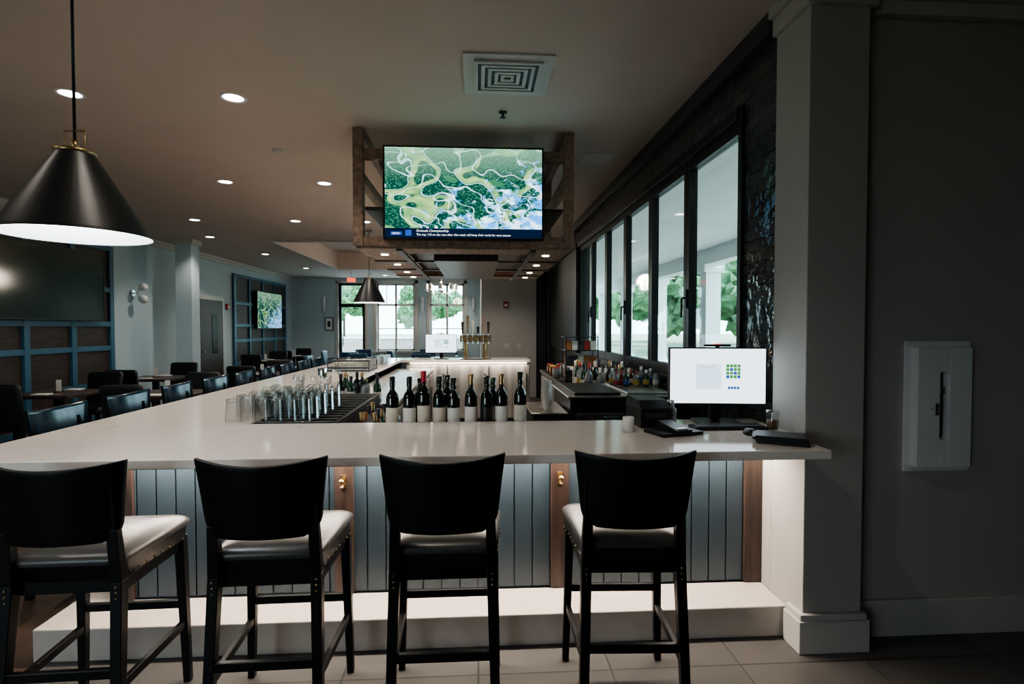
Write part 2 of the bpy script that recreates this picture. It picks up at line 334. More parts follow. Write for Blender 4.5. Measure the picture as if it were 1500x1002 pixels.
# ------------------------------------------------------------------ bar
b=B()
poly=[(-2.18,2.26),(1.53,2.26),(1.53,2.55),(1.595,2.55),(1.595,3.08),(-1.26,3.08),(-1.26,9.0),(.87,9.0),(.87,9.7),(-2.18,9.7)]
b.prism(poly,1.03,1.07,'quartz'); b.done('bar_countertop',bev=.004)
b=B(); F=2.98
b.box(-1.9,1.598,F+.015,3.06,0,1.03,'blue')
x=-1.9
while x<1.59:
    x2=min(x+.0985,1.598); b.box(x+.003,x2-.003,F,F+.015,.17,1.03,'blue'); x+=.1
b.box(-1.9,-1.78,3.06,9.7,0,1.03,'blue')
for px in (1.548,.45,-.72,-1.86): b.box(px-.05,px+.05,F-.02,F,.165,1.03,'wood')
b.box(-1.2,-1.26,8.99,9.7,0,1.03,'blue'); b.box(-1.78,.87,9.62,9.7,0,1.03,'blue')
for px in (.45,-.72):
    b.cyl((px,F-.02,.78),(px,F-.06,.78),.008,'brass',seg=10); b.sph((px,F-.065,.785),.016,'brass'); b.box(px-.015,px+.015,F-.026,F-.02,.74,.81,'brass'); b.tube([(px,F-.03,.76),(px,F-.055,.745),(px,F-.075,.76)],.006,'brass')
b.done('bar_front',bev=.002)
b=B(); b.prism([(-2.12,2.7),(1.56,2.7),(1.598,2.7),(1.598,F-.001),(-1.901,F-.001),(-1.901,9.7),(-2.12,9.7)],0,.16,'plinth'); b.done('bar_footrest_step',bev=.006)
b=B(); b.box(-1.85,1.55,2.90,2.92,1.018,1.03,'bulb'); b.box(-1.1,.8,8.93,8.95,1.018,1.03,'bulb'); b.done('led_strip_with_added_rear')  # front strip under the counter; rear strip is added to brighten the cooler
def stool_mesh(bk_='black'):
    b=B(); out=rpoly([(-.195,-.215),(.195,-.215),(.238,.23),(-.238,.23)],.05)
    def ring(z,ins,dz=0): return [(p.x*(1-ins/.22),p.y*(1-ins/.22)+.0,z) for p in out]
    b.loft([ring(.655,.012),ring(.66,.006),ring(.715,.004),ring(.72,.0)],'seatb')  # shade on the seat's lower side, put in as a black band
    b.loft([ring(.715,-.001),ring(.722,-.006),ring(.738,-.006),ring(.75,.004),ring(.76,.02),ring(.768,.05),ring(.772,.10),ring(.774,.17)],'seat')
    for s in (-1,1):
        b.beam((s*.222,.21,0),(s*.205,.195,.67),.030,.030,'black',.042,.042)
        b.beam((s*.205,-.275,0),(s*.188,-.215,.66),.034,.036,'black',.042,.046)
        b.beam((s*.188,-.215,.66),(s*.183,-.235,.86),.042,.046,'black',.038,.034)
        b.beam((s*.183,-.235,.86),(s*.185,-.262,1.03),.036,.030,'black',.03,.02)
        b.bar((s*.213,.2,.27),(s*.196,-.25,.27),.022,.034,'black')
    b.bar((-.212,.2,.36),(.212,.2,.36),.022,.036,'black')
    b.bar((-.196,-.25,.33),(.196,-.25,.33),.022,.036,'black')
    b.box(-.185,.185,-.205,-.185,.61,.66,'black'); b.box(-.2,.2,.185,.205,.61,.66,'black')
    for s in (-1,1): b.bar((s*.2,.19,.635),(s*.19,-.2,.635),.02,.05,'black')
    NU,NV=16,14; fr=[];bk=[]
    for j in range(NV+1):
        v=j/NV; z=.815+.282*v
        w=.208+.032*v**1.2
        if v<.25: w-=.055*(1-math.sqrt(max(0,1-(1-v/.25)**2)))
        r1=[];r2=[]
        for i in range(NU+1):
            u=-1+2*i/NU; x=u*w; y=-.285-.045*v+.07*(u*w/.24)**2
            zz=z+(.022*(u*u)*v)
            r1.append(b.bm.verts.new((x,y,zz))); r2.append(b.bm.verts.new((x,y+.022,zz)))
        fr.append(r1);bk.append(r2)
    for j in range(NV):
        for i in range(NU):
            b.face([fr[j][i],fr[j][i+1],fr[j+1][i+1],fr[j+1][i]],bk_,True); b.face([bk[j][i+1],bk[j][i],bk[j+1][i],bk[j+1][i+1]],bk_,True)
    for j in range(NV):
        b.face([fr[j][0],fr[j+1][0],bk[j+1][0],bk[j][0]],'black'); b.face([fr[j+1][NU],fr[j][NU],bk[j][NU],bk[j+1][NU]],'black')
    for i in range(NU):
        b.face([fr[0][i+1],fr[0][i],bk[0][i],bk[0][i+1]],'black'); b.face([fr[NV][i],fr[NV][i+1],bk[NV][i+1],bk[NV][i]],'black')
    for s in (-1,1):
        for k in range(3): b.sph((s*.19,-.241,.60+.022*k),.0045,'brass',8,6)
        for k in range(8): b.sph((s*(.202+.0042*k*1.2),-.17+.045*k,.672),.0045,'brass',8,6)
    return b.mesh('bar_stool')
SM=stool_mesh(); SG=stool_mesh('blackg')
for (x,y,r) in ((-1.53,2.31,.03),(-.81,2.33,.02),(-.135,2.34,0),(.63,2.35,-.05)): put(SM,'bar_stool',(x,y,0),r,.003)
for k in range(9): put(SG,'bar_stool',(-2.36,3.55+.68*k,0),-math.pi/2+random.uniform(-.06,.06),0)
# ------------------------------------------------------------------ TV cage
b=B(); x0,x1,ya,yb,z0=-1.06,.84,4.75,7.7,2.3; t=.085; HT=H-.001
for x in (x0,x1-t):
    for y in (ya,(ya+yb)/2,yb-t): b.box(x,x+t,y,y+t,z0,HT,'cagew')
    for z in (z0,2.86): b.box(x+.004,x+t-.004,ya+t,yb-t,z,z+.08,'cagew')
    b.box(x+.01,x+t-.01,ya+t,yb-t,H-.06,HT,'cagew')
for y in (ya,yb-t): b.box(x0+t,x1-t,y+.004,y+t-.004,z0,z0+.085,'cagew'); b.box(x0+t,x1-t,y+.01,y+t-.01,3.04,3.13,'cagew')
for s in (x0+t,x1-t-.2): b.box(s,s+.2,ya+t,yb-t,2.62,2.65,'cagew2')
xi0,xi1=x0+.02,x1-.02
b.box(xi0,xi0+.34,ya+.02,yb-.02,z0-.02,z0+.0,'cagew'); b.box(xi1-.34,xi1,ya+.02,yb-.02,z0-.02,z0,'cagew')
b.box(xi0+.34,xi1-.34,ya+.02,ya+.36,z0-.02,z0,'cagew'); b.box(xi0+.34,xi1-.34,yb-.36,yb-.02,z0-.02,z0,'cagew')
b.box(xi0+.34,xi1-.34,ya+.36,yb-.36,z0+.05,z0+.07,'cagew2')
for y in (5.6,6.4,7.1): b.box(xi0,xi1,y,y+.05,z0-.035,z0-.018,'cagew2')
for x in (-.7,.46): b.box(x,x+.05,ya+.02,yb-.02,z0-.04,z0-.015,'cagew2')
b.box(-.42,.2,5.3,7.2,z0-.06,z0+.05,'cagew2')
for x in (x0+.2,x1-.2):
    for y in (5.15,5.95,6.75,7.4): b.cyl((x,y,z0-.026),(x,y,z0-.019),.035,'spotf')
b.done('hanging_tv_cage',bev=.003)
def tv(w,h,name,scr,rz,loc,ticker=True):
    e=bpy.data.objects.new(name,None); COL.objects.link(e); e.location=loc; e.rotation_euler=(0,0,rz)
    b=B(); f=.014; b.box(-w/2,w/2,0,.05,-h/2,h/2,'blackp'); b.box(-w/2,w/2,-.008,0,h/2-f,h/2,'blackp'); b.box(-w/2,w/2,-.008,0,-h/2,-h/2+f*1.4,'blackp')
    b.box(-w/2,-w/2+f,-.008,0,-h/2,h/2,'blackp'); b.box(w/2-f,w/2,-.008,0,-h/2,h/2,'blackp'); b.box(-.2,.2,.05,.09,-.2,.2,'blackp'); b.done('case',parent=e)
    b=B(); b.box(-w/2+f,w/2-f,-.003,0,-h/2+f,h/2-f,scr); b.done('screen',parent=e)
    if ticker:
        k=w/1.33; zb=-h/2+.02*k
        b=B(); b.box(-w/2+f,w/2-f,-.005,-.003,zb,zb+.075*k,'ticker'); b.box(-w/2+.06*k,-w/2+.15*k,-.0065,-.005,zb+.018*k,zb+.045*k,'scrb'); b.box(-w/2+.18*k,-w/2+.23*k,-.0065,-.005,zb+.012*k,zb+.06*k,'scrb'); b.done('ticker',parent=e)
        R=(math.pi/2,0,0)
        text('Grenada Championship',.028*k,(-w/2+.27*k,-.007,zb+.045*k),R,'tvtext',e,'headline')
        text('The top 110 on the race after this week will keep their cards for next season',.025*k,(-w/2+.27*k,-.007,zb+.014*k),R,'tvtext',e,'subline')
        text('NEWS',.022*k,(-w/2+.07*k,-.007,zb+.023*k),R,'tvtext',e,'logo')
    return e
tv(1.36,.79,'television','aerial',0,(-.115,4.70,2.742))
tv(2.1,1.08,'television','tvoff',math.pi/2,(XL+.165,8.35,2.25),False)
tv(1.9,1.06,'television','aerial2',math.pi/2,(XL+.165,16.6,2.1),False)
def pendant(loc,R,h,zt):
    b=B(); hc=h
    b.lathe([(R,0),(R*.99,.012),(R*.27,hc),(R*.26,hc+.01)],(0,0,0),'blackm',48)
    b.lathe([(R,0),(R*.975,.003),(R*.25,hc-.012),(.001,hc-.012)],(0,0,0),'shade',48)
    b.lathe([(R*.26,hc),(R*.28,hc+.004),(R*.28,hc+.014),(R*.1,hc+.018),(.001,hc+.018)],(0,0,0),'brass',32)
    for s in (-1,1): b.cyl((s*R*.15,0,hc+.018),(s*R*.15,0,hc+.085),.003,'brass',seg=8)
    b.cyl((-R*.15,0,hc+.085),(R*.15,0,hc+.085),.004,'brass',seg=8)
    b.cyl((0,0,hc+.018),(0,0,hc+.05),.012,'brass'); b.cyl((0,0,hc+.05),(0,0,zt-loc[2]-.02),.005,'blackm',seg=10)
    b.cyl((0,0,zt-loc[2]-.025),(0,0,zt-loc[2]-.001),.06,'blackm'); b.sph((0,0,.12),.035,'lamp')
    b.cyl((0,0,.15),(0,0,hc-.01),.018,'white')
    o=b.done('pendant_lamp',loc); return o
pendant((-1.42,2.04,1.925),.228,.285,H); pendant((-1.9,9.75,2.04),.28,.42,H)
def spot(loc,e,size=2.2,col=(1,.9,.78),blend=.6,r=.05,name='downlight_beam'):
    L=bpy.data.lights.new(name,'SPOT'); L.energy=e; L.spot_size=size; L.spot_blend=blend; L.color=col; L.shadow_soft_size=r
    o=bpy.data.objects.new(name,L); COL.objects.link(o); o.location=loc; return o
b=B(); b.lathe([(.095,-.004),(.092,-.008),(.072,-.006),(.07,0)],(0,0,0),'white',28); b.lathe([(.071,-.002),(.001,-.0015)],(0,0,0),'lamp',28); DL=b.mesh('recessed_downlight')
pts=[(-2.95,4.2,60),(-1.8,4.2,70),(-2.93,6.6,60),(-1.8,6.6,60),(-4.45,8.95,60),(-2.9,8.95,60),(-1.8,8.95,60),(-4.9,13,70),(-4.9,16,70),(-4.45,6.6,60),(-2.95,1.8,45),(-4.45,4.2,60),(-5,10.6,60),(-.5,1.6,48),(.3,10.6,80),(.3,8.05,110),(-.9,18,50),(-3,18,50)]  # includes added fill: one above the front stools, one before the keg cooler
for x,y,e_ in pts:
    put(DL,'recessed_downlight',(x,y,H)); spot((x,y,H-.03),e_)
b=B(); c=(0.2,3.71); s=.29
b.box(c[0]-s,c[0]+s,c[1]-s,c[1]+s,H-.012,H-.001,'trim')
b.box(c[0]-.215,c[0]+.215,c[1]-.215,c[1]+.215,H-.014,H-.012,'charc')
for i,q in enumerate((.22,.175,.13,.085,.045)):
    z=H-.014
    for (u0,u1,v0,v1) in ((-q,q,-q,-q+.024),(-q,q,q-.024,q),(-q,-q+.024,-q+.024,q-.024),(q-.024,q,-q+.024,q-.024)): b.box(c[0]+u0,c[0]+u1,c[1]+v0,c[1]+v1,z-.014,z,'trim')
b.done('ceiling_vent')
b=B(); b.lathe([(.035,-.001),(.033,-.008),(.01,-.012),(.01,-.04),(.025,-.042),(.025,-.045),(.001,-.046)],(.2,4.35,H),'blackm'); b.done('fire_sprinkler')
b=B(); b.lathe([(.06,-.001),(.058,-.02),(.045,-.028),(.001,-.03)],(-1.9,5.4,H),'trim'); b.done('smoke_detector')
b=B(); b.box(1.05,1.35,5.3,5.6,H-.006,H-.001,'trim'); b.done('ceiling_access_panel')
b=B(); c=Vector((-.9,13.6,2.5)); b.cyl(c+Vector((0,0,.05)),c+Vector((0,0,1.24)),.008,'chrome',seg=8); b.sph(c,.06,'chrome'); b.cyl(c+Vector((0,0,-.02)),c+Vector((0,0,.3)),.02,'chrome')
for i in range(8):
    a=i*math.pi/4; d=Vector((math.cos(a),math.sin(a),0)); pr=[c,c+d*.14-Vector((0,0,.08)),c+d*.3-Vector((0,0,.04)),c+d*.36+Vector((0,0,.04))]
    b.tube(pr,.008,'chrome',6); q=c+d*.36; b.lathe([(.035,.04),(.045,.09),(.04,.15),(.03,.18)],q,'white',12); b.sph(q+Vector((0,0,.13)),.03,'bulb')
b.done('chandelier')
b=B(); y=10.4; q=XL+.002; b.cyl((q,y,2.23),(q+.03,y,2.23),.06,'chrome'); b.cyl((q+.03,y,2.23),(q+.12,y,2.23),.01,'chrome',seg=8); b.cyl((q+.12,y,2.08),(q+.12,y,2.38),.009,'chrome',seg=8)
for z in (2.12,2.34): b.sph((q+.2,y,z),.075,'white',16,10); b.cyl((q+.12,y,z),(q+.16,y,z),.02,'brass')
b.done('wall_sconce')
for x in (-5.2,-1.9,-.15):
    b=B(); b.box(x-.04,x+.04,YF-.05,YF-.001,2.2,2.35,'chrome'); b.cyl((x,YF-.09,2.15),(x,YF-.09,2.65),.045,'white'); b.done('wall_sconce_tube')
b=B(); b.box(-5.2,-4.92,YF-.03,YF-.001,1.5,1.95,'blackp'); b.box(-5.17,-4.95,YF-.034,YF-.03,1.53,1.92,'whitep'); b.box(-5.11,-5.01,YF-.036,YF-.034,1.63,1.82,'charc'); b.done('framed_picture')
b=B(); b.box(-4.0,-3.72,17,17.04,2.98,3.14,'white'); b.box(-3.98,-3.74,16.99,17,3.0,3.12,'exit'); b.cyl((-3.86,17.02,3.14),(-3.86,17.02,H),.01,'white'); b.done('exit_sign')
b=B(); b.box(.58,.70,12.44,12.499,2.05,2.2,'red'); b.box(.60,.68,12.43,12.44,2.08,2.14,'white'); b.done('fire_alarm_strobe')
b=B(); b.box(XL+.001,XL+.05,14.1,14.22,2.05,2.2,'red'); b.box(XL+.05,XL+.06,14.12,14.2,2.08,2.14,'white'); b.done('fire_alarm_horn')
b=B(); b.box(.6,.72,12.49,12.499,1.12,1.24,'white'); b.box(.65,.67,12.48,12.49,1.16,1.2,'trim'); b.box(.9,.98,12.49,12.499,1.12,1.24,'white'); b.box(.93,.95,12.48,12.49,1.16,1.2,'trim'); b.done('light_switch_plate')
# extinguisher cabinet with a rounded slot window
b=B(); xa,xb,za,zb=2.2,2.53,.87,1.52
b.box(xa-.01,xb+.01,2.665,2.6799,za-.01,zb+.01,'white')
xs0,xs1=2.34,2.39
b.box(xa+.02,xs0,2.62,2.665,za+.02,zb-.02,'white'); b.box(xs1,xb-.02,2.62,2.665,za+.02,zb-.02,'white')
b.box(xs0,xs1,2.62,2.665,za+.02,1.03,'white'); b.box(xs0,xs1,2.62,2.665,1.38,zb-.02,'white')
b.box(xs0,xs1,2.66,2.664,1.03,1.38,'charc'); b.cyl((2.365,2.65,1.05),(2.365,2.65,1.26),.012,'charc',seg=12); b.box(2.35,2.38,2.635,2.655,1.26,1.30,'steel')
for zc,sg in ((1.03,1),(1.38,-1)):
    for sx_,xe in ((1,xs0),(-1,xs1)):
        b.hexa([(xe,2.621,zc),(xe+sx_*.014,2.621,zc),(xe+sx_*.005,2.621,zc+sg*.008),(xe,2.621,zc+sg*.018),(xe,2.66,zc),(xe+sx_*.014,2.66,zc),(xe+sx_*.005,2.66,zc+sg*.008),(xe,2.66,zc+sg*.018)],'white')
b.cyl((2.295,2.62,1.19),(2.295,2.595,1.19),.01,'chrome'); b.box(2.287,2.303,2.585,2.597,1.16,1.22,'chrome')
b.done('fire_extinguisher_cabinet',bev=.006)
# ------------------------------------------------------------------ bar contents
def bottle(b,x,y,z,k='bot',h=.3,r=.037,label='cream',foil='bot',cz=None):
    q=h/.3
    b.lathe([(.001,0),(r*.95,0),(r,.006),(r,.175*q),(r*.85,.20*q),(r*.42,.222*q),(r*.38,.235*q),(r*.37,.29*q),(r*.42,.291*q),(r*.42,h),(.001,h)],(x,y,z),k,20)
    b.lathe([(r+.0006,.04*q),(r+.0007,.04*q+.001),(r+.0007,.125*q)],(x,y,z),label,20)
    b.lathe([(r*.44,.245*q),(r*.45,.30*q+.0015),(.001,.30*q+.002)],(x,y,z),foil,14)
WZ=1.02
b=B(); b.box(-.75,.45,3.085,3.32,WZ-.03,WZ,'steel'); b.box(-.75,-.7,3.10,3.30,0,WZ-.03,'steel'); b.box(.4,.45,3.10,3.30,0,WZ-.03,'steel'); b.box(-.7,.4,3.29,3.30,.2,WZ-.03,'blackp'); b.done('bottle_rail')
specs=[(-.487,'cream','bot',.30),(-.39,'whitep','bot',.30),(-.31,'cream','redfoil',.33),(-.222,'cream','bot',.30),(-.14,'whitep','bot',.29),(-.04,'whitep','brass',.31),(.05,'blackp','bot',.30),(.135,'whitep','brass',.31),(.245,'cream','bot',.32),(-.34,'blackp','bot',.28),(-.18,'cream','bot',.30),(.09,'cream','botg',.28)]
for i,(x,lb,fo,h) in enumerate(specs):
    b=B(); bottle(b,0,0,0,'bot',h,.036,lb,fo); yy=3.145 if i<9 else 3.235
    b.done('wine_bottle',(x,yy+random.uniform(-.012,.012),WZ+.001))
b=B()
def tumbler(b,x,y,z,h=.135,r0=.036,r1=.029):
    b.lathe([(r0,0),(r0-.001,.002),(r1,h-.01),(r1-.003,h),(.001,h)],(x,y,z),'drink',14)
    b.lathe([(r1-.004,h-.02),(.001,h-.018)],(x,y,z),'drink',14)
for j in range(9):
    for i in range(6):
        x=-1.38+.08*i+(.02 if j%2 else 0); y=3.15+.085*j
        tumbler(b,x,y,1.0735,h=.13+random.uniform(-.004,.012))
b.done('drinking_glasses')
b=B()
for (x,y) in ((-1.3,4.05),(-1.2,4.15),(-1.36,4.25),(-1.12,4.1)):
    b.lathe([(.035,0),(.034,.003),(.005,.01),(.004,.08),(.012,.09),(.042,.12),(.04,.17)],(x,y,1.0735),'drink',16)
b.done('stemmed_glasses')
b=B(); b.box(-1.259,-.80,3.09,4.5,1.04,1.062,'blackp'); b.box(-1.259,-.80,3.09,4.5,.0,1.04,'blackp')
for k in range(14): b.box(-1.25,-.82,3.12+.1*k,3.15+.1*k,1.062,1.0715,'blackp')
b.box(-.80,-.79,3.2,4.4,.3,.95,'steel'); b.done('service_station',bev=.004)
b=B(); b.box(-1.259,-.70,4.6,8.6,0,.93,'blackp'); b.box(-1.259,-.69,4.6,8.6,.93,.96,'steel')
for k in range(5): b.box(-.70,-.685,4.65+.8*k,5.35+.8*k,.1,.9,'steel'); b.box(-.685,-.66,4.7+.8*k,4.73+.8*k,.3,.75,'chrome')
b.done('undercounter_cooler',bev=.003)
b=B()
for i in range(10):
    k=random.choice(['bota','botc','bot','botg']); bottle(b,-1.18+.1*(i%4)+random.uniform(-.02,.02),4.75+.17*(i//4),.961,k,random.uniform(.18,.25),.033,random.choice(['cream','whitep','blackp']),random.choice(['blackp','blackp','brass']))
b.done('liquor_bottles')
b=B()
for i in range(12):
    k=random.choice(['bota','botc','bot','botg']); bottle(b,-.72+.08*(i%3),3.42+.12*(i//3),.801,k,random.uniform(.25,.30),.034,random.choice(['cream','whitep','red','yel']),random.choice(['orange','red','blackp','brass']))
b.done('liquor_bottles')
b=B(); b.box(-.785,-.5,3.36,3.9,.2,.8,'steel'); b.box(-.785,-.5,3.36,3.9,0,.2,'blackp'); b.done('speed_rail')
b=B(); b.lathe([(.001,0),(.032,0),(.034,.003),(.044,.15),(.043,.152),(.033,.006)],(-1.45,5.2,1.0705),'chrome',20); b.lathe([(.001,0),(.03,0),(.04,.12)],(-1.36,5.35,1.0705),'chrome',20); b.done('cocktail_shaker')
b=B()
for z in (0,.035,.12): b.box(-.25,.25,-.25,-.24,z,z+.02,'blackp');b.box(-.25,.25,.24,.25,z,z+.02,'blackp');b.box(-.25,-.24,-.24,.24,z,z+.02,'blackp');b.box(.24,.25,-.24,.24,z,z+.02,'blackp')
for i in range(5):
    for j in range(5): b.lathe([(.036,0.005),(.03,.13),(.001,.13)],(-.19+.095*i,-.19+.095*j,0.004),'drink',12)
for sx in (-1,1):
    for sy in (-1,1): b.box(sx*.245-.006,sx*.245+.006,sy*.245-.006,sy*.245+.006,0,.14,'blackp')
b.done('glass_rack',(-1.55,6.9,1.0715))
b=B()
for i in range(14): tumbler(b,-1.4+.09*(i%2),7.6+.085*(i//2),1.0715)
b.done('drinking_glasses')
b=B(); b.box(-1.19,.86,9.03,9.6,0,1.025,'steel')
for k in range(3):
    xa=-1.17+.68*k; b.box(xa,xa+.66,9.0,9.03,.12,.98,'steelv'); b.box(xa+.60,xa+.62,8.96,9.0,.5,.85,'chrome')
b.box(-1.19,.86,9.01,9.03,0,.1,'blackp'); b.done('beer_keg_cooler',bev=.004)
b=B(); b.box(-.30,.22,9.2,9.3,1.36,1.47,'wood'); b.box(-.29,.21,9.195,9.20,1.37,1.46,'brass')
for x in (-.2,.12): b.cyl((x,9.25,1.0715),(x,9.25,1.36),.035,'brass'); b.cyl((x,9.25,1.0715),(x,9.25,1.09),.06,'brass')
for i in range(6):
    x=-.255+.086*i; b.cyl((x,9.2,1.42),(x,9.11,1.42),.012,'chrome'); b.cyl((x,9.12,1.42),(x,9.10,1.33),.010,'chrome'); b.cyl((x,9.15,1.42),(x,9.14,1.50),.008,'chrome')
    hh=(.2,.3,.22,.12,.26,.2)[i]; b.beam((x,9.14,1.5),(x,9.13,1.5+hh),.025,.02,('wood','cagew','cream','blackp','cagew','wood')[i],.05,.03)
b.box(-.3,.22,9.03,9.19,1.0715,1.085,'chrome'); b.done('beer_tap_tower',bev=.002)
def monitor(loc,rz):
    e=bpy.data.objects.new('computer_monitor',None); COL.objects.link(e); e.location=loc; e.rotation_euler=(0,0,rz)
    b=B(); b.box(-.265,.265,0,.03,.10,.42,'blackp'); b.box(-.03,.03,.03,.06,.02,.3,'blackp'); b.prism([(p.x,p.y) for p in rpoly([(-.12,-.06),(.12,-.06),(.12,.12),(-.12,.12)],.03)],0,.012,'blackp'); b.box(-.02,.02,.03,.06,.0,.06,'blackp')
    b.box(-.07,.07,0,.03,.425,.437,'blackp'); b.box(-.01,.01,0,.02,.42,.426,'blackp'); b.done('case',parent=e,bev=.002)
    b=B(); b.box(-.257,.257,-.002,0,.112,.412,'scr'); b.box(-.12,.02,-.003,-.002,.19,.33,'scrdoc')
    for i in range(4):
        for j in range(4): b.box(.045+.02*i,.062+.02*i,-.004,-.003,.25+.02*j,.267+.02*j,'scrg' if (i+j)%3 or j>2 else 'scrb')
    for i in range(4): b.box(.055+.016*i,.068+.016*i,-.004,-.003,.19,.205,'scrb')
    b.done('screen',parent=e)
    text('Welcome to the bar',.011,(-.105,-.005,.31),(math.pi/2,0,0),'charc',e,'label')
    b=B(); b.box(-.02,.02,-.0,.01,.438,.442,'exit'); b.done('led',parent=e)
monitor((1.32,2.93,1.0715),-.12); monitor((-.62,9.3,1.0715),0)
b=B(); b.box(1.12,1.5,2.73,2.84,1.0715,1.085,'blackp')
for i in range(14):
    for j in range(4): b.box(1.127+.0262*i,1.149+.0262*i,2.738+.025*j,2.758+.025*j,1.085,1.09,'blackm')
b.done('computer_keyboard')
b=B(); b.lathe([(.001,.03),(.02,.026),(.03,.012),(.032,0)],(0,0,0),'blackp',16); m_=b.done('computer_mouse',(1.35,2.62,1.0715)); m_.scale=(1,1.6,1)
b=B(); b.box(-.085,.085,-.11,.11,0,.10,'blackp'); b.hexa([(-.085,-.11,.10),(.085,-.11,.10),(.085,.11,.10),(-.085,.11,.10),(-.08,-.06,.14),(.08,-.06,.14),(.08,.11,.15),(-.08,.11,.15)],'blackp'); b.box(-.06,.06,-.115,-.11,.05,.08,'charc'); b.done('receipt_printer',(.93,2.93,1.0715),.1,.006)
b=B(); b.lathe([(.012,0),(.028,0),(.028,.075),(.012,.075),(.012,0)],(0,0,0),'whitep',20); b.done('paper_roll',(.765,2.73,1.0715))
b=B(); b.box(-.12,.12,-.07,.09,0,.016,'blackp'); b.hexa([(-.045,-.08,.016),(.045,-.08,.016),(.045,.09,.016),(-.045,.09,.016),(-.045,-.08,.03),(.045,-.08,.03),(.04,.09,.055),(-.04,.09,.055)],'blackp'); b.box(-.03,.03,-.07,-.01,.0325,.036,'steel'); b.done('card_terminal',(.98,2.66,1.0715),.3,.003)
b=B(); b.box(-.10,.10,-.07,.07,0,.003,'blackp')
for k in range(7): 
    d=random.uniform(-.012,.012); b.box(-.11+d,.11+d,-.075-d,.075-d,.003+.004*k,.0062+.004*k,'blackp')
b.box(-.105,.105,-.075,.075,.031,.034,'blackp'); b.done('menu_stack',(1.40,2.44,1.0715),-.5)
b=B(); tumbler(b,0,0,0,.1,.03,.034); b.lathe([(.001,.004),(.028,.004),(.03,.05),(.001,.05)],(0,0,0),'bota',16); b.done('rocks_glass',(1.53,2.74,1.0715))
b=B(); b.lathe([(.001,0),(.022,0),(.022,.09),(.008,.105),(.008,.13),(.001,.13)],(0,0,0),'botc',16); b.box(-.03,.008,-.006,.006,.13,.14,'whitep'); b.done('sanitizer_bottle',(1.045,2.87,1.0715))
# right back bar
b=B(); b.box(1.0,1.6,5.1,8.6,0,.90,'blackp'); b.box(.98,1.61,5.1,8.6,.90,.94,'blackm')
for k in range(4): b.box(.985,1.0,5.15+.85*k,5.92+.85*k,.1,.85,'steel')
b.done('back_bar_cabinet',bev=.003)
b=B(); b.box(.70,1.55,4.1,5.0,0,1.06,'blackp'); b.box(.68,1.57,4.08,5.02,1.06,1.08,'steel'); b.box(.74,1.1,4.14,4.9,1.08,1.10,'blackm'); b.box(1.15,1.5,4.14,4.9,1.08,1.10,'steel'); b.box(.75,1.5,4.085,4.1,.55,.95,'steel'); b.box(.85,1.4,4.06,4.085,.80,.83,'chrome'); b.done('ice_bin',bev=.006)
b=B(); b.box(.78,1.3,3.2,3.7,0,.9,'blackp'); b.box(.76,1.32,3.18,3.72,.9,.92,'steel'); b.box(.85,.95,3.6,3.66,.92,1.0,'chrome'); b.done('hand_sink',bev=.004)
b=B(); b.box(.42,.66,4.1,4.7,0,.94,'blackp'); b.box(.40,.68,4.08,4.72,.94,.955,'steel'); b.done('drainboard',bev=.004)
b=B()
for k in range(11): b.lathe([(.028,.0),(.036,.085),(.037,.088),(.035,.088)],(.54,4.25,.9565+.014*k),'whitep',18)
for k in range(6): b.lathe([(.028,.0),(.036,.085),(.037,.088),(.035,.088)],(.54,4.36,.9565+.014*k),'cream',18)
b.done('paper_cup_stack')
b=B()
for i in range(26):
    k=random.choice(['bota','botc','bot','botg','botc','bot']); bottle(b,1.08+.1*(i%5)+random.uniform(-.015,.015),5.25+.14*(i//5)+random.uniform(-.015,.015),.941,k,random.uniform(.24,.36),.036,random.choice(['cream','whitep','red','yel','blackp']),random.choice(['blackp','red','brass','whitep','blackp']))
b.done('liquor_bottles')
b=B()
for i in range(10): bottle(b,.80+.085*(i%5),4.2+.15*(i//5),1.1015,random.choice(['bota','botc','botg']),random.uniform(.12,.17),.026,random.choice(['cream','red','yel','bluep']),random.choice(['red','blackp','whitep']))
b.done('condiment_bottles',(.37,.35,0))
b=B()
for x in (1.05,1.44):
    for y in (6.5,6.81): b.box(x,x+.012,y,y+.012,.941,1.5,'blackm')
for z in (.96,1.14,1.32,1.48):
    b.box(1.05,1.45,6.5,6.82,z,z+.008,'blackm')
    if z<1.45:
        for i in range(5):
            for j in range(2): b.hexa([(1.07+.075*i,6.55+.1*j,z+.01),(1.13+.075*i,6.55+.1*j,z+.01),(1.13+.075*i,6.59+.1*j,z+.01),(1.07+.075*i,6.59+.1*j,z+.01),(1.065+.075*i,6.57+.1*j,z+.12),(1.135+.075*i,6.57+.1*j,z+.12),(1.135+.075*i,6.575+.1*j,z+.12),(1.065+.075*i,6.575+.1*j,z+.12)],random.choice(['orange','red','charc','bluep','cream','charc']))
b.done('snack_rack')
b=B()
for i in range(12):
    x=.98+.14*(i%4)+.06; y=7.2+.3*(i//4); b.lathe([(.001,0),(.045,0),(.048,.01),(.048,.11),(.04,.12)],(x,y,.941),random.choice(['cream','botc','bota','whitep']),16); b.lathe([(.043,.12),(.043,.14),(.001,.141)],(x,y,.941),random.choice(['red','chrome','yel']),16)
b.done('snack_jars')
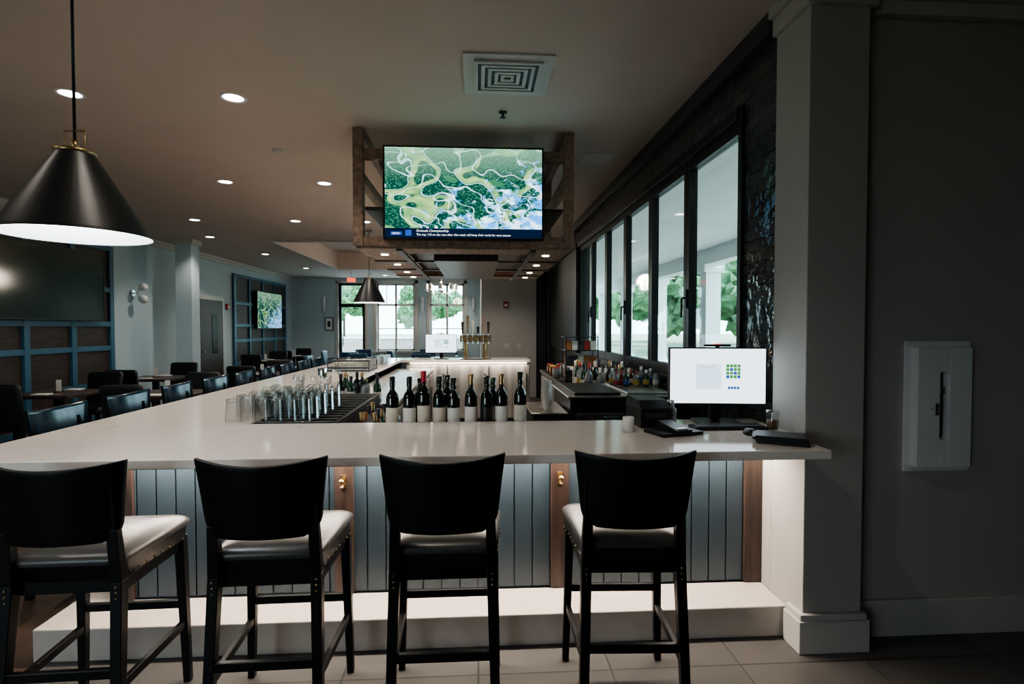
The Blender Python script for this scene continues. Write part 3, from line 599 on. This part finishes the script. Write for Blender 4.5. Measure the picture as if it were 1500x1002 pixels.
# ------------------------------------------------------------------ dining
def chair_mesh(k):
    b=B()
    for s in (-1,1):
        b.beam((s*.2,.2,0),(s*.2,.2,.42),.035,.035,'black',.045,.045); b.beam((s*.2,-.26,0),(s*.2,-.2,.42),.035,.035,'black',.045,.045)
    o=rpoly([(-.23,-.22),(.23,-.22),(.24,.24),(-.24,.24)],.04)
    b.loft([[(p.x*q,p.y*q,z) for p in o] for z,q in ((.40,.97),(.42,1),(.47,1),(.49,.95),(.495,.8))],k)
    o=rpoly([(-.23,-.03),(.23,-.03),(.23,.03),(-.23,.03)],.02)
    b.loft([[(p.x*q,p.y*q-.21-.16*(z-.44),z) for p in o] for z,q in ((.44,.93),(.5,1),(.9,1.03),(.94,1.0),(.955,.85))],k)
    return b.mesh('dining_chair')
CM=chair_mesh('seatb'); CN=chair_mesh('navy')
def table(x,y,w=.8):
    b=B(); b.box(-w/2,w/2,-w/2,w/2,.72,.76,'cagew2'); b.box(-.04,.04,-.04,.04,.03,.72,'blackm'); b.box(-.28,.28,-.04,.04,0,.03,'blackm'); b.box(-.04,.04,-.28,.28,0,.03,'blackm')
    b.done('dining_table',(x,y,0),bev=.004)
    b=B(); b.box(-.03,.03,-.004,.004,0,.16,'whitep'); b.box(-.04,.04,-.03,.03,0,.012,'blackp'); b.done('table_tent_card',(x,y,.761))
    b=B()
    for s in (-1,1): b.box(-.09,.09,s*.28-.06,s*.28+.06,0,.012,'whitep'); b.box(.11,.125,s*.28-.08,s*.28+.08,0,.004,'chrome')
    b.done('napkin_settings',(x,y,.761))
for y in (7.45,9.6,14.4,16.6):
    table(-5.45,y)
    for s in (-1,1): put(CM,'dining_chair',(-5.45,y+s*.62,0),0 if s<0 else math.pi)
for (x,y) in ((-4.0,7.3),(-4.0,10.4)):
    table(x,y); 
    for s in (-1,1): put(CM,'dining_chair',(x,y+s*.62,0),0 if s<0 else math.pi)
for (x,y) in ((-3.0,12.9),(-3.4,15.6),(-1.4,12.6),(-1.5,15.6)):
    table(x,y)
    for s in (-1,1): put(CN,'dining_chair',(x,y+s*.62,0),0 if s<0 else math.pi); put(CN,'dining_chair',(x+s*.62,y,0),s*math.pi/2)
# ------------------------------------------------------------------ exterior
b=B(); b.box(-80,120,-40,160,-.35,-.25,'grass'); b.done('ground_lawn')
b=B(); b.box(1.8,5.2,3.03,26,-.25,-.05,'conc'); b.box(-8,1.8,19.2,26,-.25,-.05,'conc'); b.done('porch_slab')
b=B(); b.box(1.8,5.2,3.03,26,3.15,3.3,'ext'); b.box(4.5,4.8,3.03,26,2.85,3.15,'ext'); b.done('porch_roof')
for k,y in enumerate((4.5,7.6,10.7,13.8,16.9,20,23.1)):
    b=B(); b.box(4.5,4.8,y-.15,y+.15,.7,2.85,'ext'); b.box(4.45,4.85,y-.2,y+.2,-.05,.7,'brick'); b.box(4.43,4.87,y-.22,y+.22,.7,.76,'ext'); b.box(4.45,4.85,y-.2,y+.2,2.7,2.85,'ext'); b.done('porch_column')
b=B(); b.box(4.55,4.75,3.1,26,-.05,.55,'brick'); b.box(4.5,4.8,3.1,26,.55,.62,'ext'); b.done('porch_knee_wall')
b=B(); b.box(-8,1.5,23,23.2,-.05,1.15,'brickx'); b.box(-8,1.5,22.95,23.25,1.15,1.22,'ext'); b.done('patio_brick_wall')
def tree(x,y,h,r):
    b=B(); b.cyl((0,0,-.25),(0,0,h*.6),.18,'bark',.1,10)
    for k in range(14):
        c=Vector((random.uniform(-r,r)*.8,random.uniform(-r,r)*.8,h*.6+random.uniform(-.4,.45)*h*.5))
        ret=bmesh.ops.create_icosphere(b.bm,subdivisions=3,radius=r*random.uniform(.22,.42),matrix=Matrix.Translation(c))
        for v in ret['verts']: v.co+= (v.co-c)*random.uniform(-.35,.35)
        fs=set(f for v in ret['verts'] for f in v.link_faces)
        for f in fs: f.material_index=b.mi('leaf')
    b.done('tree',(x,y,0))
for (x,y,h,r) in ((9.5,17,5,2.2),(12.5,23,6,2.8),(13,30,8,3.5),(8.5,26,5,2.2),(11,40,9,4),(20,38,9,4),(16,58,10,5),(26,50,12,6),(34,62,12,6),(24,72,12,6),(-6,70,7,4),(3,80,8,4),(-18,75,9,5)): tree(x,y,h,r)
# ------------------------------------------------------------------ lights
def area(name,loc,rot,sx,sy,e,col,portal=False):
    L=bpy.data.lights.new(name,'AREA'); L.shape='RECTANGLE'; L.size=sx; L.size_y=sy; L.energy=e; L.color=col
    if portal: L.cycles.is_portal=True
    o=bpy.data.objects.new(name,L); COL.objects.link(o); o.location=loc; o.rotation_euler=rot; return o
area('led_strip_light',(-.15,2.885,1.015),(0,0,0),3.4,.02,60,(1,.87,.74))
area('led_strip_light',(-.15,8.92,1.015),(0,0,0),1.9,.02,14,(1,.87,.74))  # added fill light for the cooler front
R90=math.pi/2
area('window_portal',(1.83,6.0,2.04),(0,R90,0),1.7,5.4,1,(1,1,1),True)
area('window_portal',(-4.2,-3.2,1.75),(R90,0,0),3.2,1.7,1,(1,1,1),True)
area('window_portal',(-2.6,YF+.25,1.6),(-R90,0,0),4.4,3.1,1,(1,1,1),True)
for x in (-.86,.64):
    for y in (5.15,5.95,6.75,7.4): spot((x,y,2.26),20,1.9,(1,.85,.68),.5,.03,'cage_spot_beam')
def point(loc,e,col,r=.05):
    L=bpy.data.lights.new('lamp_bulb','POINT'); L.energy=e; L.color=col; L.shadow_soft_size=r
    o=bpy.data.objects.new('lamp_bulb',L); COL.objects.link(o); o.location=loc
point((-1.42,2.04,2.0),12,(.9,.96,1)); point((-1.9,9.75,2.1),12,(1,.9,.8)); point((-.9,13.6,2.75),70,(1,.88,.72),.2)
L=bpy.data.lights.new('sun','SUN'); L.energy=14; L.angle=.03; L.color=(1,.97,.93); o=bpy.data.objects.new('sun',L); COL.objects.link(o)
o.rotation_euler=Vector((.8,.25,.95)).to_track_quat('Z','Y').to_euler()
W=bpy.data.worlds.new('sky'); S.world=W; W.use_nodes=True
n=W.node_tree.nodes;l=W.node_tree.links; bg=n['Background']
tc=n.new('ShaderNodeTexCoord'); sx=n.new('ShaderNodeSeparateXYZ'); cr=n.new('ShaderNodeValToRGB')
e=cr.color_ramp.elements; e[0].position=0; e[0].color=(.80,.95,1,1); e[1].position=.7; e[1].color=(.55,.76,.95,1)
l.new(tc.outputs['Generated'],sx.inputs[0]); l.new(sx.outputs['Z'],cr.inputs[0]); l.new(cr.outputs[0],bg.inputs[0]); bg.inputs[1].default_value=8.0
# ------------------------------------------------------------------ camera
c=bpy.data.cameras.new('camera'); c.lens=19.2; c.sensor_width=36; c.clip_start=.05; c.clip_end=400
o=bpy.data.objects.new('camera',c); COL.objects.link(o); o.location=(0,0,1.6); o.rotation_euler=(math.radians(90-1.5),0,math.radians(-3.58)); S.camera=o
